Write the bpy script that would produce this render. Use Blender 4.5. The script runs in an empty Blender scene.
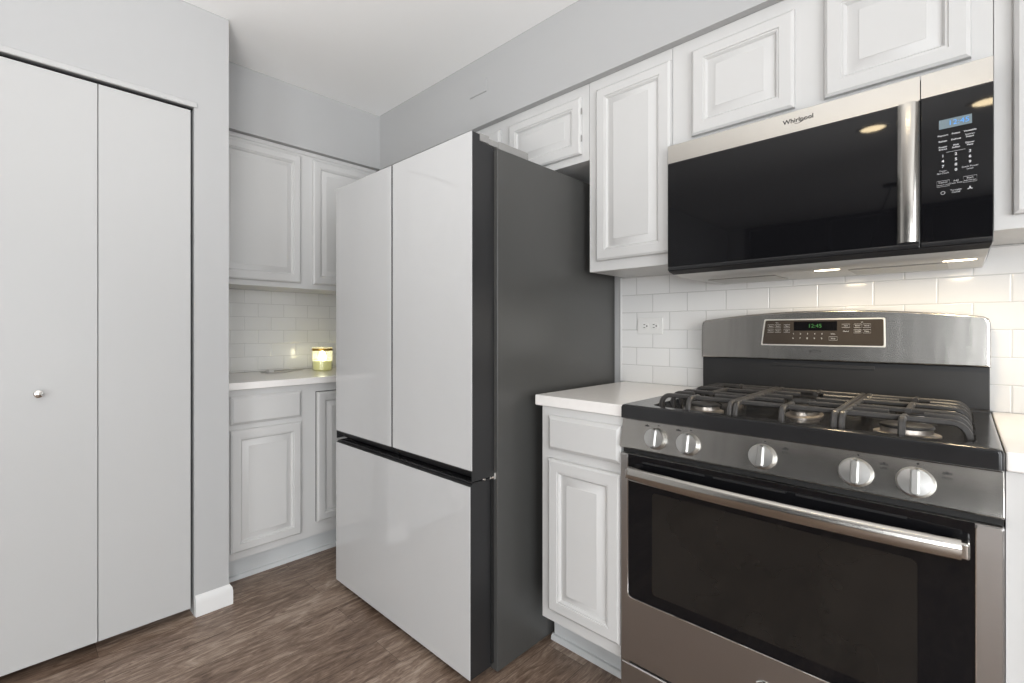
import bpy, bmesh, math, random
from mathutils import Vector, Matrix
random.seed(4)
scn = bpy.context.scene
COL = scn.collection

# ------------------------------------------------------------------ camera
cam = bpy.data.cameras.new('camera')
cam.sensor_width = 36.0
cam.lens = 475.2313 / 1024 * 36
cam.shift_x = 0.04773
cam.shift_y = -0.01052
cam.clip_start = 0.02
cam_o = bpy.data.objects.new('camera', cam)
COL.objects.link(cam_o)
cam_o.location = (0.7091, -1.9829, 1.1469)
cam_o.rotation_euler = (math.pi / 2, 0, math.radians(46.4829))
scn.camera = cam_o
scn.cycles.diffuse_bounces = 10
scn.cycles.max_bounces = 16

# ------------------------------------------------------------------ world, lights, exposure
w = bpy.data.worlds.new('world'); scn.world = w; w.use_nodes = True
w.node_tree.nodes['Background'].inputs[0].default_value = (0.8, 0.88, 1.0, 1)
w.node_tree.nodes['Background'].inputs[1].default_value = 1.0
scn.view_settings.view_transform = 'Standard'
scn.view_settings.look = 'None'
scn.view_settings.gamma = 1.0
scn.view_settings.use_curve_mapping = False
scn.view_settings.exposure = -0.09


def area(name, loc, rot, size, power, col=(1, 1, 1), shape='RECTANGLE', spread=180):
    l = bpy.data.lights.new(name, 'AREA'); l.shape = shape
    l.size = size[0]
    if shape in ('RECTANGLE', 'ELLIPSE'): l.size_y = size[1]
    l.energy = power; l.color = col; l.spread = math.radians(spread)
    o = bpy.data.objects.new(name, l); COL.objects.link(o)
    o.location = loc; o.rotation_euler = rot
    return o


# added bounce fill: an unseen soft lamp aimed at the white ceiling above the camera
bounce = area('bounce_fill', (0.95, -2.75, 0.75), (0, 0, 0), (0.7, 0.7), 16, (1.0, 0.99, 0.975), spread=84)
bounce.rotation_euler = Vector((0.46, -0.40, -0.79)).to_track_quat('Z', 'Y').to_euler()
# added daylight fill at two invented windows, in the right and far walls
area('daylight_fill', (2.98, -2.6, 1.25), (0, math.pi / 2, 0), (1.7, 2.2), 88, (0.96, 0.985, 1.0))
area('daylight_fill', (2.2, -5.58, 1.25), (math.pi / 2, 0, 0), (1.3, 1.9), 96, (0.96, 0.985, 1.0))

FL = -0.02          # floor height
CE = 2.475          # ceiling height

# ------------------------------------------------------------------ materials
def mat(name, base=(0.8, 0.8, 0.8), rough=0.5, metal=0.0, coat=0.0, spec=0.5, emit=None, estr=0.0,
        noise=0.0, nscale=30.0, bump=0.0, bscale=200.0, rvar=0.0, aniso=0.0, trans=0.0, ior=1.45, stretch=(1, 1, 1), bstretch=None):
    m = bpy.data.materials.new(name); m.use_nodes = True
    nt = m.node_tree; b = nt.nodes['Principled BSDF']
    b.inputs['Base Color'].default_value = (*base, 1)
    b.inputs['Roughness'].default_value = rough
    b.inputs['Metallic'].default_value = metal
    b.inputs['Coat Weight'].default_value = coat
    b.inputs['Coat Roughness'].default_value = 0.03
    b.inputs['Specular IOR Level'].default_value = spec
    b.inputs['IOR'].default_value = ior
    b.inputs['Transmission Weight'].default_value = trans
    if emit:
        b.inputs['Emission Color'].default_value = (*emit, 1)
        b.inputs['Emission Strength'].default_value = estr
    if aniso:
        b.inputs['Anisotropic'].default_value = aniso
        t = nt.nodes.new('ShaderNodeTangent'); t.direction_type = 'RADIAL'; t.axis = 'Z'
        nt.links.new(t.outputs[0], b.inputs['Tangent'])
    tc = nt.nodes.new('ShaderNodeTexCoord')
    mp = nt.nodes.new('ShaderNodeMapping'); mp.inputs['Scale'].default_value = stretch
    nt.links.new(tc.outputs['Object'], mp.inputs[0])
    n = nt.nodes.new('ShaderNodeTexNoise'); n.inputs['Scale'].default_value = nscale; n.inputs['Detail'].default_value = 4
    nt.links.new(mp.outputs[0], n.inputs['Vector'])
    r = nt.nodes.new('ShaderNodeMapRange')
    r.inputs['To Min'].default_value = 1 - noise; r.inputs['To Max'].default_value = 1 + noise
    nt.links.new(n.outputs[0], r.inputs[0])
    mx = nt.nodes.new('ShaderNodeMix'); mx.data_type = 'RGBA'; mx.blend_type = 'MULTIPLY'
    mx.inputs[0].default_value = 1.0; mx.inputs[6].default_value = (*base, 1)
    nt.links.new(r.outputs[0], mx.inputs[7])
    nt.links.new(mx.outputs[2], b.inputs['Base Color'])
    if rvar:
        r2 = nt.nodes.new('ShaderNodeMapRange')
        r2.inputs['To Min'].default_value = max(0.01, rough - rvar); r2.inputs['To Max'].default_value = rough + rvar
        nt.links.new(n.outputs[0], r2.inputs[0]); nt.links.new(r2.outputs[0], b.inputs['Roughness'])
    if bump:
        n2 = nt.nodes.new('ShaderNodeTexNoise'); n2.inputs['Scale'].default_value = bscale; n2.inputs['Detail'].default_value = 3
        mp2 = nt.nodes.new('ShaderNodeMapping'); mp2.inputs['Scale'].default_value = bstretch or stretch
        nt.links.new(tc.outputs['Object'], mp2.inputs[0]); nt.links.new(mp2.outputs[0], n2.inputs['Vector'])
        bp = nt.nodes.new('ShaderNodeBump'); bp.inputs['Strength'].default_value = bump; bp.inputs['Distance'].default_value = 0.002
        nt.links.new(n2.outputs[0], bp.inputs['Height']); nt.links.new(bp.outputs[0], b.inputs['Normal'])
    return m


M = {}
M['wall'] = mat('wall_paint', (0.455, 0.456, 0.457), 0.75, noise=0.015, nscale=3, bump=0.08, bscale=350)
M['ceil'] = mat('ceiling_paint', (0.90, 0.90, 0.895), 0.85, noise=0.01, nscale=3, bump=0.06, bscale=300)
M['cab'] = mat('cabinet_white_paint', (0.60, 0.596, 0.588), 0.38, noise=0.02, nscale=4, bump=0.03, bscale=260, stretch=(1, 1, 0.15))
M['trim'] = mat('trim_white_paint', (0.75, 0.75, 0.745), 0.4, noise=0.01, nscale=5)
M['door'] = mat('closet_door_paint', (0.49, 0.49, 0.488), 0.42, noise=0.02, nscale=2, bump=0.03, bscale=90)
M['quartz'] = mat('white_quartz', (0.86, 0.835, 0.81), 0.2, noise=0.03, nscale=60)
M['steel'] = mat('brushed_steel', (0.47, 0.45, 0.42), 0.17, 1.0, noise=0.012, nscale=40, aniso=0.85, rvar=0.01, bump=0.9, bscale=7, bstretch=(1, 1, 0.12), stretch=(0.4, 0.4, 14))
M['steel_dull'] = mat('dull_steel', (0.45, 0.438, 0.428), 0.36, 1.0, noise=0.02, nscale=30, aniso=0.6, rvar=0.015, stretch=(0.4, 0.4, 10))
M['chrome'] = mat('chrome', (0.8, 0.79, 0.77), 0.12, 1.0, noise=0.02)
M['bright_trim'] = mat('bright_metal_trim', (0.85, 0.83, 0.79), 0.45, 1.0, noise=0.01)
M['knob'] = mat('satin_knob_metal', (0.60, 0.595, 0.58), 0.3, 1.0, noise=0.03, nscale=80)
M['blackglass'] = mat('black_glass', (0.006, 0.006, 0.007), 0.03, spec=0.33, noise=0.1, nscale=8)
M['enamel'] = mat('black_enamel', (0.020, 0.020, 0.021), 0.16, noise=0.15, nscale=12, rvar=0.04)
M['blackmetal'] = mat('black_satin_metal', (0.022, 0.022, 0.023), 0.35, noise=0.15, nscale=10)
M['iron'] = mat('cast_iron', (0.05, 0.047, 0.045), 0.32, noise=0.3, nscale=60, bump=0.25, bscale=500)
M['cap'] = mat('burner_cap_enamel', (0.03, 0.028, 0.027), 0.35, noise=0.2, nscale=40)
M['alu'] = mat('burner_aluminium', (0.55, 0.5, 0.45), 0.38, 1.0, noise=0.2, nscale=50)
M['frside'] = mat('refrigerator_grey_side', (0.064, 0.0635, 0.061), 0.34, noise=0.06, nscale=5, bump=0.05, bscale=500, rvar=0.04)
M['frframe'] = mat('refrigerator_dark_frame', (0.021, 0.021, 0.022), 0.4, noise=0.05, nscale=9)
M['frglass'] = mat('white_glass_panel', (0.54, 0.54, 0.54), 0.03, coat=0.3, noise=0.005, nscale=3)
M['plastic_grey'] = mat('grey_plastic', (0.27, 0.265, 0.255), 0.5, noise=0.03)
M['plastic_white'] = mat('white_plastic', (0.76, 0.755, 0.74), 0.35, noise=0.01)
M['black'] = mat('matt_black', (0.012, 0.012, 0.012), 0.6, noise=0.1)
M['gasket'] = mat('black_gasket', (0.008, 0.008, 0.008), 0.7, noise=0.1)
M['letter_w'] = mat('white_lettering', (0.62, 0.62, 0.63), 0.5, noise=0.01)
M['letter_k'] = mat('dark_lettering', (0.012, 0.012, 0.012), 0.5, noise=0.01)
M['letter_r'] = mat('red_lettering', (0.45, 0.08, 0.07), 0.5, noise=0.01)
M['letter_blue'] = mat('blue_display_digits', (0.05, 0.2, 0.5), 0.4, emit=(0.08, 0.36, 0.85), estr=0.5, noise=0.01)
M['lcd'] = mat('grey_display', (0.13, 0.17, 0.19), 0.25, emit=(0.13, 0.19, 0.23), estr=0.3, noise=0.05)
M['panel_brown'] = mat('oven_display_panel', (0.05, 0.042, 0.036), 0.12, noise=0.08, nscale=20)
M['digits_green'] = mat('green_clock_digits', (0.03, 0.12, 0.03), 0.4, emit=(0.1, 0.5, 0.12), estr=0.12, noise=0.01)
M['ovenwin'] = mat('oven_window_glass', (0.0135, 0.0125, 0.0115), 0.06, spec=0.5, noise=0.35, nscale=5)
M['pan'] = mat('grey_painted_pan', (0.55, 0.545, 0.53), 0.4, 0.3, noise=0.03, nscale=9)
M['filter'] = mat('grease_filter_mesh', (0.42, 0.41, 0.39), 0.45, 0.9, noise=0.35, nscale=400)
M['lamp_warm'] = mat('warm_lamp_lens', (1, 0.9, 0.7), 0.4, emit=(1.0, 0.84, 0.60), estr=8, noise=0.0)
M['can_lens'] = mat('ceiling_light_lens', (1, 0.93, 0.8), 0.4, emit=(1.0, 0.80, 0.50), estr=45, noise=0.0)
M['flame'] = mat('lit_bulb', (1, 0.95, 0.8), 0.4, emit=(1.0, 0.95, 0.82), estr=26, noise=0.0)
M['wax'] = mat('yellow_green_wax', (0.72, 0.72, 0.42), 0.45, emit=(0.8, 0.78, 0.45), estr=0.25, noise=0.08, nscale=25)
M['amber'] = mat('amber_band', (0.42, 0.24, 0.03), 0.25, 0.6, noise=0.1)
M['cord'] = mat('pale_cord', (0.42, 0.41, 0.39), 0.4, noise=0.02)
M['darkwall'] = mat('dark_accent_paint', (0.012, 0.012, 0.013), 0.6, noise=0.05)
M['toe'] = mat('toe_board_paint', (0.60, 0.615, 0.62), 0.45, noise=0.03, nscale=6)


def glass_mat(name, col, rough=0.02):
    m = bpy.data.materials.new(name); m.use_nodes = True
    nt = m.node_tree; nt.nodes.clear()
    out = nt.nodes.new('ShaderNodeOutputMaterial')
    tr = nt.nodes.new('ShaderNodeBsdfTransparent'); tr.inputs[0].default_value = (*col, 1)
    gl = nt.nodes.new('ShaderNodeBsdfGlossy'); gl.inputs['Roughness'].default_value = rough
    fr = nt.nodes.new('ShaderNodeFresnel'); fr.inputs[0].default_value = 1.45
    mx = nt.nodes.new('ShaderNodeMixShader')
    nt.links.new(fr.outputs[0], mx.inputs[0]); nt.links.new(tr.outputs[0], mx.inputs[1]); nt.links.new(gl.outputs[0], mx.inputs[2])
    nt.links.new(mx.outputs[0], out.inputs[0])
    return m


def frosted(name, col):
    m = bpy.data.materials.new(name); m.use_nodes = True
    nt = m.node_tree; nt.nodes.clear(); L = nt.links.new
    out = nt.nodes.new('ShaderNodeOutputMaterial')
    tr = nt.nodes.new('ShaderNodeBsdfTransparent'); tr.inputs[0].default_value = (*col, 1)
    tl = nt.nodes.new('ShaderNodeBsdfTranslucent'); tl.inputs[0].default_value = (*col, 1)
    df = nt.nodes.new('ShaderNodeBsdfDiffuse'); df.inputs[0].default_value = (*col, 1)
    gl = nt.nodes.new('ShaderNodeBsdfGlossy'); gl.inputs['Roughness'].default_value = 0.08
    a = nt.nodes.new('ShaderNodeMixShader'); a.inputs[0].default_value = 0.5; L(tl.outputs[0], a.inputs[1]); L(df.outputs[0], a.inputs[2])
    b = nt.nodes.new('ShaderNodeMixShader'); b.inputs[0].default_value = 0.16; L(tr.outputs[0], b.inputs[1]); L(a.outputs[0], b.inputs[2])
    c = nt.nodes.new('ShaderNodeMixShader'); c.inputs[0].default_value = 0.05; L(b.outputs[0], c.inputs[1]); L(gl.outputs[0], c.inputs[2])
    L(c.outputs[0], out.inputs[0])
    return m


M['jarglass'] = frosted('pale_yellow_glass', (0.97, 0.965, 0.86))
M['pane'] = glass_mat('window_glass', (0.9, 0.92, 0.95))


def floor_mat():
    m = bpy.data.materials.new('wood_plank_floor'); m.use_nodes = True
    nt = m.node_tree; b = nt.nodes['Principled BSDF']; L = nt.links.new
    tc = nt.nodes.new('ShaderNodeTexCoord')
    sw = nt.nodes.new('ShaderNodeMapping'); sw.inputs['Rotation'].default_value = (0, 0, math.pi / 2)
    sw.inputs['Location'].default_value = (0.23, 0.05, 0)
    L(tc.outputs['Object'], sw.inputs[0])
    br = nt.nodes.new('ShaderNodeTexBrick')
    br.inputs['Scale'].default_value = 1.0; br.inputs['Brick Width'].default_value = 1.22; br.inputs['Row Height'].default_value = 0.152
    br.inputs['Mortar Size'].default_value = 0.0008; br.inputs['Mortar Smooth'].default_value = 0.4; br.offset = 0.37
    br.inputs['Color1'].default_value = (0.0, 0.0, 0.0, 1); br.inputs['Color2'].default_value = (1, 1, 1, 1); br.inputs['Mortar'].default_value = (0.3, 0.3, 0.3, 1)
    L(sw.outputs[0], br.inputs['Vector'])
    # offset the grain for each plank
    add = nt.nodes.new('ShaderNodeVectorMath'); add.operation = 'MULTIPLY_ADD'
    L(br.outputs['Color'], add.inputs[0]); add.inputs[1].default_value = (3.1, 7.7, 5.3); L(sw.outputs[0], add.inputs[2])
    def noise(scale, st, det=6, dist=0.0, rough=0.6):
        mp = nt.nodes.new('ShaderNodeMapping'); mp.inputs['Scale'].default_value = st; L(add.outputs[0], mp.inputs[0])
        n = nt.nodes.new('ShaderNodeTexNoise'); n.inputs['Scale'].default_value = scale; n.inputs['Detail'].default_value = det
        n.inputs['Distortion'].default_value = dist; n.inputs['Roughness'].default_value = rough
        L(mp.outputs[0], n.inputs['Vector']); return n
    n1 = noise(7, (1.0, 5, 1), 8, 1.4, 0.65); n2 = noise(38, (0.5, 8, 1), 7, 0.8, 0.75); n3 = noise(2.2, (1, 2.2, 1), 4, 0.8)
    def math_(op, a, bb, c=None):
        q = nt.nodes.new('ShaderNodeMath'); q.operation = op
        for i, v in enumerate((a, bb) if c is None else (a, bb, c)):
            if isinstance(v, (int, float)): q.inputs[i].default_value = v
            else: L(v, q.inputs[i])
        return q.outputs[0]
    s = math_('MULTIPLY', n1.outputs[0], 0.55)
    s = math_('MULTIPLY_ADD', n2.outputs[0], 0.45, s)
    s = math_('MULTIPLY_ADD', n3.outputs[0], 0.25, s)
    s = math_('MULTIPLY_ADD', br.outputs['Color'], 0.07, s)
    cr = nt.nodes.new('ShaderNodeValToRGB'); e = cr.color_ramp.elements
    e[0].position = 0.44; e[0].color = (0.030, 0.016, 0.010, 1)
    e[1].position = 0.84; e[1].color = (0.47, 0.375, 0.30, 1)
    k = e.new(0.57); k.color = (0.105, 0.064, 0.043, 1)
    k = e.new(0.69); k.color = (0.235, 0.165, 0.122, 1)
    L(s, cr.inputs[0])
    mx = nt.nodes.new('ShaderNodeMix'); mx.data_type = 'RGBA'; mx.inputs[7].default_value = (0.03, 0.018, 0.012, 1)
    L(br.outputs['Fac'], mx.inputs[0]); L(cr.outputs[0], mx.inputs[6])
    L(mx.outputs[2], b.inputs['Base Color'])
    b.inputs['Roughness'].default_value = 0.42
    bp = nt.nodes.new('ShaderNodeBump'); bp.inputs['Strength'].default_value = 0.25; bp.inputs['Distance'].default_value = 0.002
    L(s, bp.inputs['Height']); L(bp.outputs[0], b.inputs['Normal'])
    return m


M['floor'] = floor_mat()


def tile_mat(name, axis, origin, bw=0.1435, rh=0.0765):
    """white subway tile; axis 'x' or 'y' is the horizontal direction of the wall"""
    m = bpy.data.materials.new(name); m.use_nodes = True
    nt = m.node_tree; b = nt.nodes['Principled BSDF']; L = nt.links.new
    tc = nt.nodes.new('ShaderNodeTexCoord'); sp = nt.nodes.new('ShaderNodeSeparateXYZ'); L(tc.outputs['Object'], sp.inputs[0])
    cb = nt.nodes.new('ShaderNodeCombineXYZ')
    L(sp.outputs['X' if axis == 'x' else 'Y'], cb.inputs[0]); L(sp.outputs['Z'], cb.inputs[1])
    mp = nt.nodes.new('ShaderNodeMapping'); mp.inputs['Location'].default_value = (-origin[0] + 20 * bw, -origin[1] + 20 * rh, 0)
    L(cb.outputs[0], mp.inputs[0])
    br = nt.nodes.new('ShaderNodeTexBrick'); br.offset = 0.5
    br.inputs['Scale'].default_value = 1.0; br.inputs['Brick Width'].default_value = bw; br.inputs['Row Height'].default_value = rh
    br.inputs['Mortar Size'].default_value = 0.0012; br.inputs['Mortar Smooth'].default_value = 0.1
    br.inputs['Color1'].default_value = (0.74, 0.735, 0.725, 1); br.inputs['Color2'].default_value = (0.77, 0.765, 0.755, 1)
    br.inputs['Mortar'].default_value = (0.55, 0.545, 0.535, 1)
    L(mp.outputs[0], br.inputs['Vector']); L(br.outputs['Color'], b.inputs['Base Color'])
    br2 = nt.nodes.new('ShaderNodeTexBrick'); br2.offset = 0.5
    br2.inputs['Scale'].default_value = 1.0; br2.inputs['Brick Width'].default_value = bw; br2.inputs['Row Height'].default_value = rh
    br2.inputs['Mortar Size'].default_value = 0.004; br2.inputs['Mortar Smooth'].default_value = 1.0
    L(mp.outputs[0], br2.inputs['Vector'])
    inv = nt.nodes.new('ShaderNodeMath'); inv.operation = 'SUBTRACT'; inv.inputs[0].default_value = 1; L(br2.outputs['Fac'], inv.inputs[1])
    n = nt.nodes.new('ShaderNodeTexNoise'); n.inputs['Scale'].default_value = 14; L(tc.outputs['Object'], n.inputs['Vector'])
    ad = nt.nodes.new('ShaderNodeMath'); ad.operation = 'MULTIPLY_ADD'; ad.inputs[1].default_value = 0.25
    L(n.outputs[0], ad.inputs[0]); L(inv.outputs[0], ad.inputs[2])
    bp = nt.nodes.new('ShaderNodeBump'); bp.inputs['Strength'].default_value = 0.5; bp.inputs['Distance'].default_value = 0.0015
    L(ad.outputs[0], bp.inputs['Height']); L(bp.outputs[0], b.inputs['Normal'])
    b.inputs['Roughness'].default_value = 0.12
    return m


# ------------------------------------------------------------------ mesh helpers
def org(o):
    v = Vector((0, 0, 0))
    while o is not None:
        v += o.location; o = o.parent
    return v


class MB:
    """collects shapes, in world coordinates, into one mesh"""
    def __init__(s): s.bm = bmesh.new()

    def _bev(s, verts, bevel, seg):
        ed = set()
        for v in verts:
            for e in v.link_edges: ed.add(e)
        bmesh.ops.bevel(s.bm, geom=list(ed), offset=bevel, segments=seg, profile=0.6, affect='EDGES', clamp_overlap=True)

    def box(s, x0, x1, y0, y1, z0, z1, bevel=0.0, seg=2):
        r = bmesh.ops.create_cube(s.bm, size=1)
        for v in r['verts']:
            v.co = Vector(((x0 + x1) / 2 + v.co.x * (x1 - x0), (y0 + y1) / 2 + v.co.y * (y1 - y0), (z0 + z1) / 2 + v.co.z * (z1 - z0)))
        if bevel: s._bev(r['verts'], bevel, seg)
        return s

    def prism(s, pts, axis, a0, a1, bevel=0.0, seg=2):
        """pts: 2-D outline in the two other axes (order x,y,z), extruded along axis"""
        def P(p, a):
            if axis == 'x': return Vector((a, p[0], p[1]))
            if axis == 'y': return Vector((p[0], a, p[1]))
            return Vector((p[0], p[1], a))
        A = [s.bm.verts.new(P(p, a0)) for p in pts]; B = [s.bm.verts.new(P(p, a1)) for p in pts]
        n = len(pts)
        fs = [s.bm.faces.new(A), s.bm.faces.new(B[::-1])]
        for i in range(n): fs.append(s.bm.faces.new((A[i], B[i], B[(i + 1) % n], A[(i + 1) % n])))
        bmesh.ops.recalc_face_normals(s.bm, faces=fs)
        if bevel:
            ed = [e for e in set(e for f in fs[:2] for e in f.edges)]
            bmesh.ops.bevel(s.bm, geom=ed, offset=bevel, segments=seg, profile=0.6, affect='EDGES', clamp_overlap=True)
        return s

    def rings(s, loops, cap0=True, cap1=True):
        R = [[s.bm.verts.new(p) for p in lp] for lp in loops]; fs = []
        for a, b in zip(R, R[1:]):
            n = len(a)
            for i in range(n): fs.append(s.bm.faces.new((a[i], a[(i + 1) % n], b[(i + 1) % n], b[i])))
        if cap0: fs.append(s.bm.faces.new(R[0][::-1]))
        if cap1: fs.append(s.bm.faces.new(R[-1]))
        bmesh.ops.recalc_face_normals(s.bm, faces=fs)
        return s

    def lathe(s, c, n, prof, seg=32, sx=1.0, ux=None, caps=True):
        c = Vector(c); n = Vector(n).normalized()
        u = Vector(ux) if ux else (n.orthogonal())
        u = (u - n * u.dot(n)).normalized(); v = n.cross(u)
        loops = []
        for r, h in prof:
            loops.append([c + n * h + (u * math.cos(t) * sx + v * math.sin(t)) * max(r, 1e-5) for t in [2 * math.pi * i / seg for i in range(seg)]])
        return s.rings(loops, caps, caps)

    def tube(s, pts, r, seg=10, sq=None, up=(0, 0, 1), closed=False):
        """round (r) or flat (sq = width, height) section swept along pts"""
        pts = [Vector(p) for p in pts]; n = len(pts); loops = []
        up = Vector(up)
        for i, p in enumerate(pts):
            if closed: t = (pts[(i + 1) % n] - pts[i - 1])
            else: t = (pts[min(i + 1, n - 1)] - pts[max(i - 1, 0)])
            t.normalize()
            a = t.cross(up)
            if a.length < 1e-4: a = t.cross(Vector((0, 1, 0.01)))
            a.normalize(); b = a.cross(t).normalized()
            if sq:
                w_, h_ = sq[0] / 2, sq[1] / 2; k = 0.3 * min(w_, h_)
                sec = [(w_, h_ - k), (w_ - k, h_), (-w_ + k, h_), (-w_, h_ - k), (-w_, -h_ + k), (-w_ + k, -h_), (w_ - k, -h_), (w_, -h_ + k)]
                loops.append([p + a * x + b * y for x, y in sec])
            else:
                loops.append([p + (a * math.cos(q) + b * math.sin(q)) * r for q in [2 * math.pi * j / seg for j in range(seg)]])
        if closed:
            loops.append(loops[0]); R = loops
            return s.rings(R, False, False)
        return s.rings(loops)

    def text(s, txt, size, o, right, up, depth=0.0004, align='CENTER', bold=0.0, shear=0.0, space=1.0):
        cu = bpy.data.curves.new('t', 'FONT'); cu.body = txt; cu.size = size; cu.align_x = align; cu.align_y = 'CENTER'
        cu.extrude = depth / 2; cu.offset = bold; cu.shear = shear; cu.space_character = space; cu.resolution_u = 3
        ob = bpy.data.objects.new('t', cu); COL.objects.link(ob)
        bpy.context.view_layer.update()
        me = bpy.data.meshes.new_from_object(ob.evaluated_get(bpy.context.evaluated_depsgraph_get()))
        right = Vector(right).normalized(); up = Vector(up).normalized(); nn = right.cross(up)
        mt = Matrix((right, up, nn)).transposed().to_4x4(); mt.translation = Vector(o)
        me.transform(mt)
        s.bm.from_mesh(me)
        bpy.data.objects.remove(ob); bpy.data.curves.remove(cu); bpy.data.meshes.remove(me)
        return s

    def build(s, name, m, parent=None, smooth=True, loc=None):
        base = org(parent) if parent else Vector(loc or (0, 0, 0))
        bmesh.ops.translate(s.bm, verts=s.bm.verts, vec=-base)
        me = bpy.data.meshes.new(name)
        s.bm.to_mesh(me); s.bm.free()
        me.materials.append(M[m] if isinstance(m, str) else m)
        if smooth:
            for p in me.polygons: p.use_smooth = True
            try: me.set_sharp_from_angle(angle=math.radians(32))
            except Exception: pass
        o = bpy.data.objects.new(name, me); COL.objects.link(o)
        if smooth:
            wn = o.modifiers.new('weighted_normal', 'WEIGHTED_NORMAL'); wn.keep_sharp = True; wn.weight = 100
        if parent: o.parent = parent
        else: o.location = base
        return o


def tag(o, label, cat, group=None):
    o['label'] = label; o['category'] = cat
    if group: o['group'] = group
    return o


def thing(name, loc, label, cat, group=None):
    o = bpy.data.objects.new(name, None); COL.objects.link(o); o.location = loc; o.empty_display_size = 0.05
    return tag(o, label, cat, group)


def struct(name, mb, m, smooth=True):
    o = mb.build(name, m, None, smooth); o['kind'] = 'structure'
    return o


def rect_loop(face, u0, u1, z0, z1, d, ins):
    """rectangle on a cabinet face; face = ('y', y) looks to -y, ('x', x) looks to +x; d = how far it stands out"""
    a0, a1, b0, b1 = u0 + ins, u1 - ins, z0 + ins, z1 - ins
    if face[0] == 'y':
        y = face[1] - d
        return [Vector((a0, y, b0)), Vector((a1, y, b0)), Vector((a1, y, b1)), Vector((a0, y, b1))]
    x = face[1] + d
    return [Vector((x, a0, b0)), Vector((x, a1, b0)), Vector((x, a1, b1)), Vector((x, a0, b1))]


T = 0.019


def raised_door(name, parent, face, u0, u1, z0, z1, rail=0.05, m='cab'):
    mb = MB()
    prof = [(0, 0.0006), (0, 0.011), (0.0015, 0.0145), (0.006, 0.0172), (0.0085, T), (rail - 0.012, T), (rail - 0.0105, T - 0.0035),
            (rail - 0.006, T - 0.0025), (rail - 0.002, T - 0.006), (rail, T - 0.0112), (rail + 0.004, T - 0.0116),
            (rail + 0.026, T - 0.0025), (rail + 0.0275, T - 0.001)]
    mb.rings([rect_loop(face, u0, u1, z0, z1, d, i) for i, d in prof])
    return mb.build(name, m, parent)


def slab_drawer(name, parent, face, u0, u1, z0, z1, m='cab'):
    mb = MB()
    prof = [(0, 0.0006), (0, 0.009), (0.002, 0.012), (0.009, 0.0165), (0.012, T)]
    mb.rings([rect_loop(face, u0, u1, z0, z1, d, i) for i, d in prof])
    return mb.build(name, m, parent)


# ================================================================== the room
struct('floor', MB().box(-2.3, 3.1, -5.75, 0.15, FL - 0.1, FL), 'floor', False)
struct('ceiling', MB().box(-2.3, 3.1, -5.75, 0.15, CE, CE + 0.1), 'ceil', False)
struct('wall_right', MB().box(-2.3, 3.1, 0.006, 0.12, FL, CE), 'wall', False)
struct('wall_back', MB().box(-2.22, -2.106, -1.45, 0.006, FL, CE), 'wall', False)

# closet wall on the left: panels around the opening
WX = -1.4538
JY = -1.4432          # right jamb of the closet opening
OY = -2.665           # left jamb
OT = 2.0640           # top of the opening
struct('wall_left', MB().box(WX - 0.11, WX, JY, -1.3105, FL, CE)
       .box(WX - 0.11, WX, OY, JY, OT, CE).box(WX - 0.11, WX, -5.65, OY, FL, CE)
       .box(-2.106, WX - 0.11, -1.41, -1.3105, FL, CE), 'wall', False)
struct('wall_closet', MB().box(-2.106, -2.08, -2.8, -1.41, FL, CE).box(-2.106, WX - 0.11, -2.85, -2.8, FL, CE), 'wall', False)
# header rail of the closet opening
struct('trim_1', MB().box(WX - 0.004, WX + 0.007, OY - 0.012, JY + 0.011, OT - 0.007, OT + 0.0145, 0.005, 3), 'door')
struct('trim_2', MB().box(WX - 0.06, WX - 0.012, OY + 0.002, JY - 0.002, OT - 0.012, OT - 0.008), 'black')
# soffits above the wall cabinets
struct('wall_soffit', MB().box(-1.785, 3.0, -0.33, 0.006, 2.143, CE).box(-2.106, -1.785, -1.3105, 0.006, 2.148, CE), 'wall', False)
# paint beads in the corners of ceiling and soffit
bead = MB().tube([(-1.785, -1.3105, CE - 0.001), (-1.785, -0.33, CE - 0.001), (2.9, -0.33, CE - 0.001)], 0.0022, 6)
bead.tube([(-1.7845, -0.3305, 2.15), (-1.7845, -0.3305, CE)], 0.003, 6)
bead.tube([(WX, -5.6, CE - 0.001), (WX, -1.3105, CE - 0.001)], 0.0022, 6)
struct('trim_3', bead, 'wall')
# walls of the rest of the room, behind the camera
struct('wall_far', MB().box(-2.2, -1.25, -5.75, -5.6, FL, CE).box(1.3, 1.55, -5.75, -5.6, FL, CE).box(2.85, 3.1, -5.75, -5.6, FL, CE)
       .box(1.55, 2.85, -5.75, -5.6, FL, 0.3).box(1.55, 2.85, -5.75, -5.6, 2.2, CE), 'wall', False)
wf = MB()
for x in (-1.22, -0.38, 0.46, 1.27): wf.box(x - 0.03, x + 0.03, -5.68, -5.6, 0.0, CE - 0.005)
wf.box(-1.25, 1.3, -5.68, -5.6, CE - 0.05, CE - 0.005).box(-1.25, 1.3, -5.68, -5.6, FL, 0.06)
struct('window_1', MB().box(-1.19, 1.24, -5.69, -5.665, 0.06, CE - 0.05), 'blackglass', False)
struct('trim_5', wf, 'black')
wn = MB()
for x in (1.57, 2.2, 2.83): wn.box(x - 0.02, x + 0.02, -5.65, -5.6, 0.3, 2.2)
wn.box(1.55, 2.85, -5.65, -5.6, 0.3, 0.34).box(1.55, 2.85, -5.65, -5.6, 2.16, 2.2)
struct('trim_7', wn, 'trim')
struct('added_window_3', MB().box(1.55, 2.85, -5.672, -5.664, 0.3, 2.2), 'pane', False)  # added window, unseen, there to give the far fill lamp a place
struct('wall_side', MB().box(3.0, 3.1, -5.6, 0.006, FL, 0.5).box(3.0, 3.1, -5.6, 0.006, 2.2, CE)
       .box(3.0, 3.1, -5.6, -3.7, 0.5, 2.2).box(3.0, 3.1, -1.5, 0.006, 0.5, 2.2), 'wall', False)
wn = MB()
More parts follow.
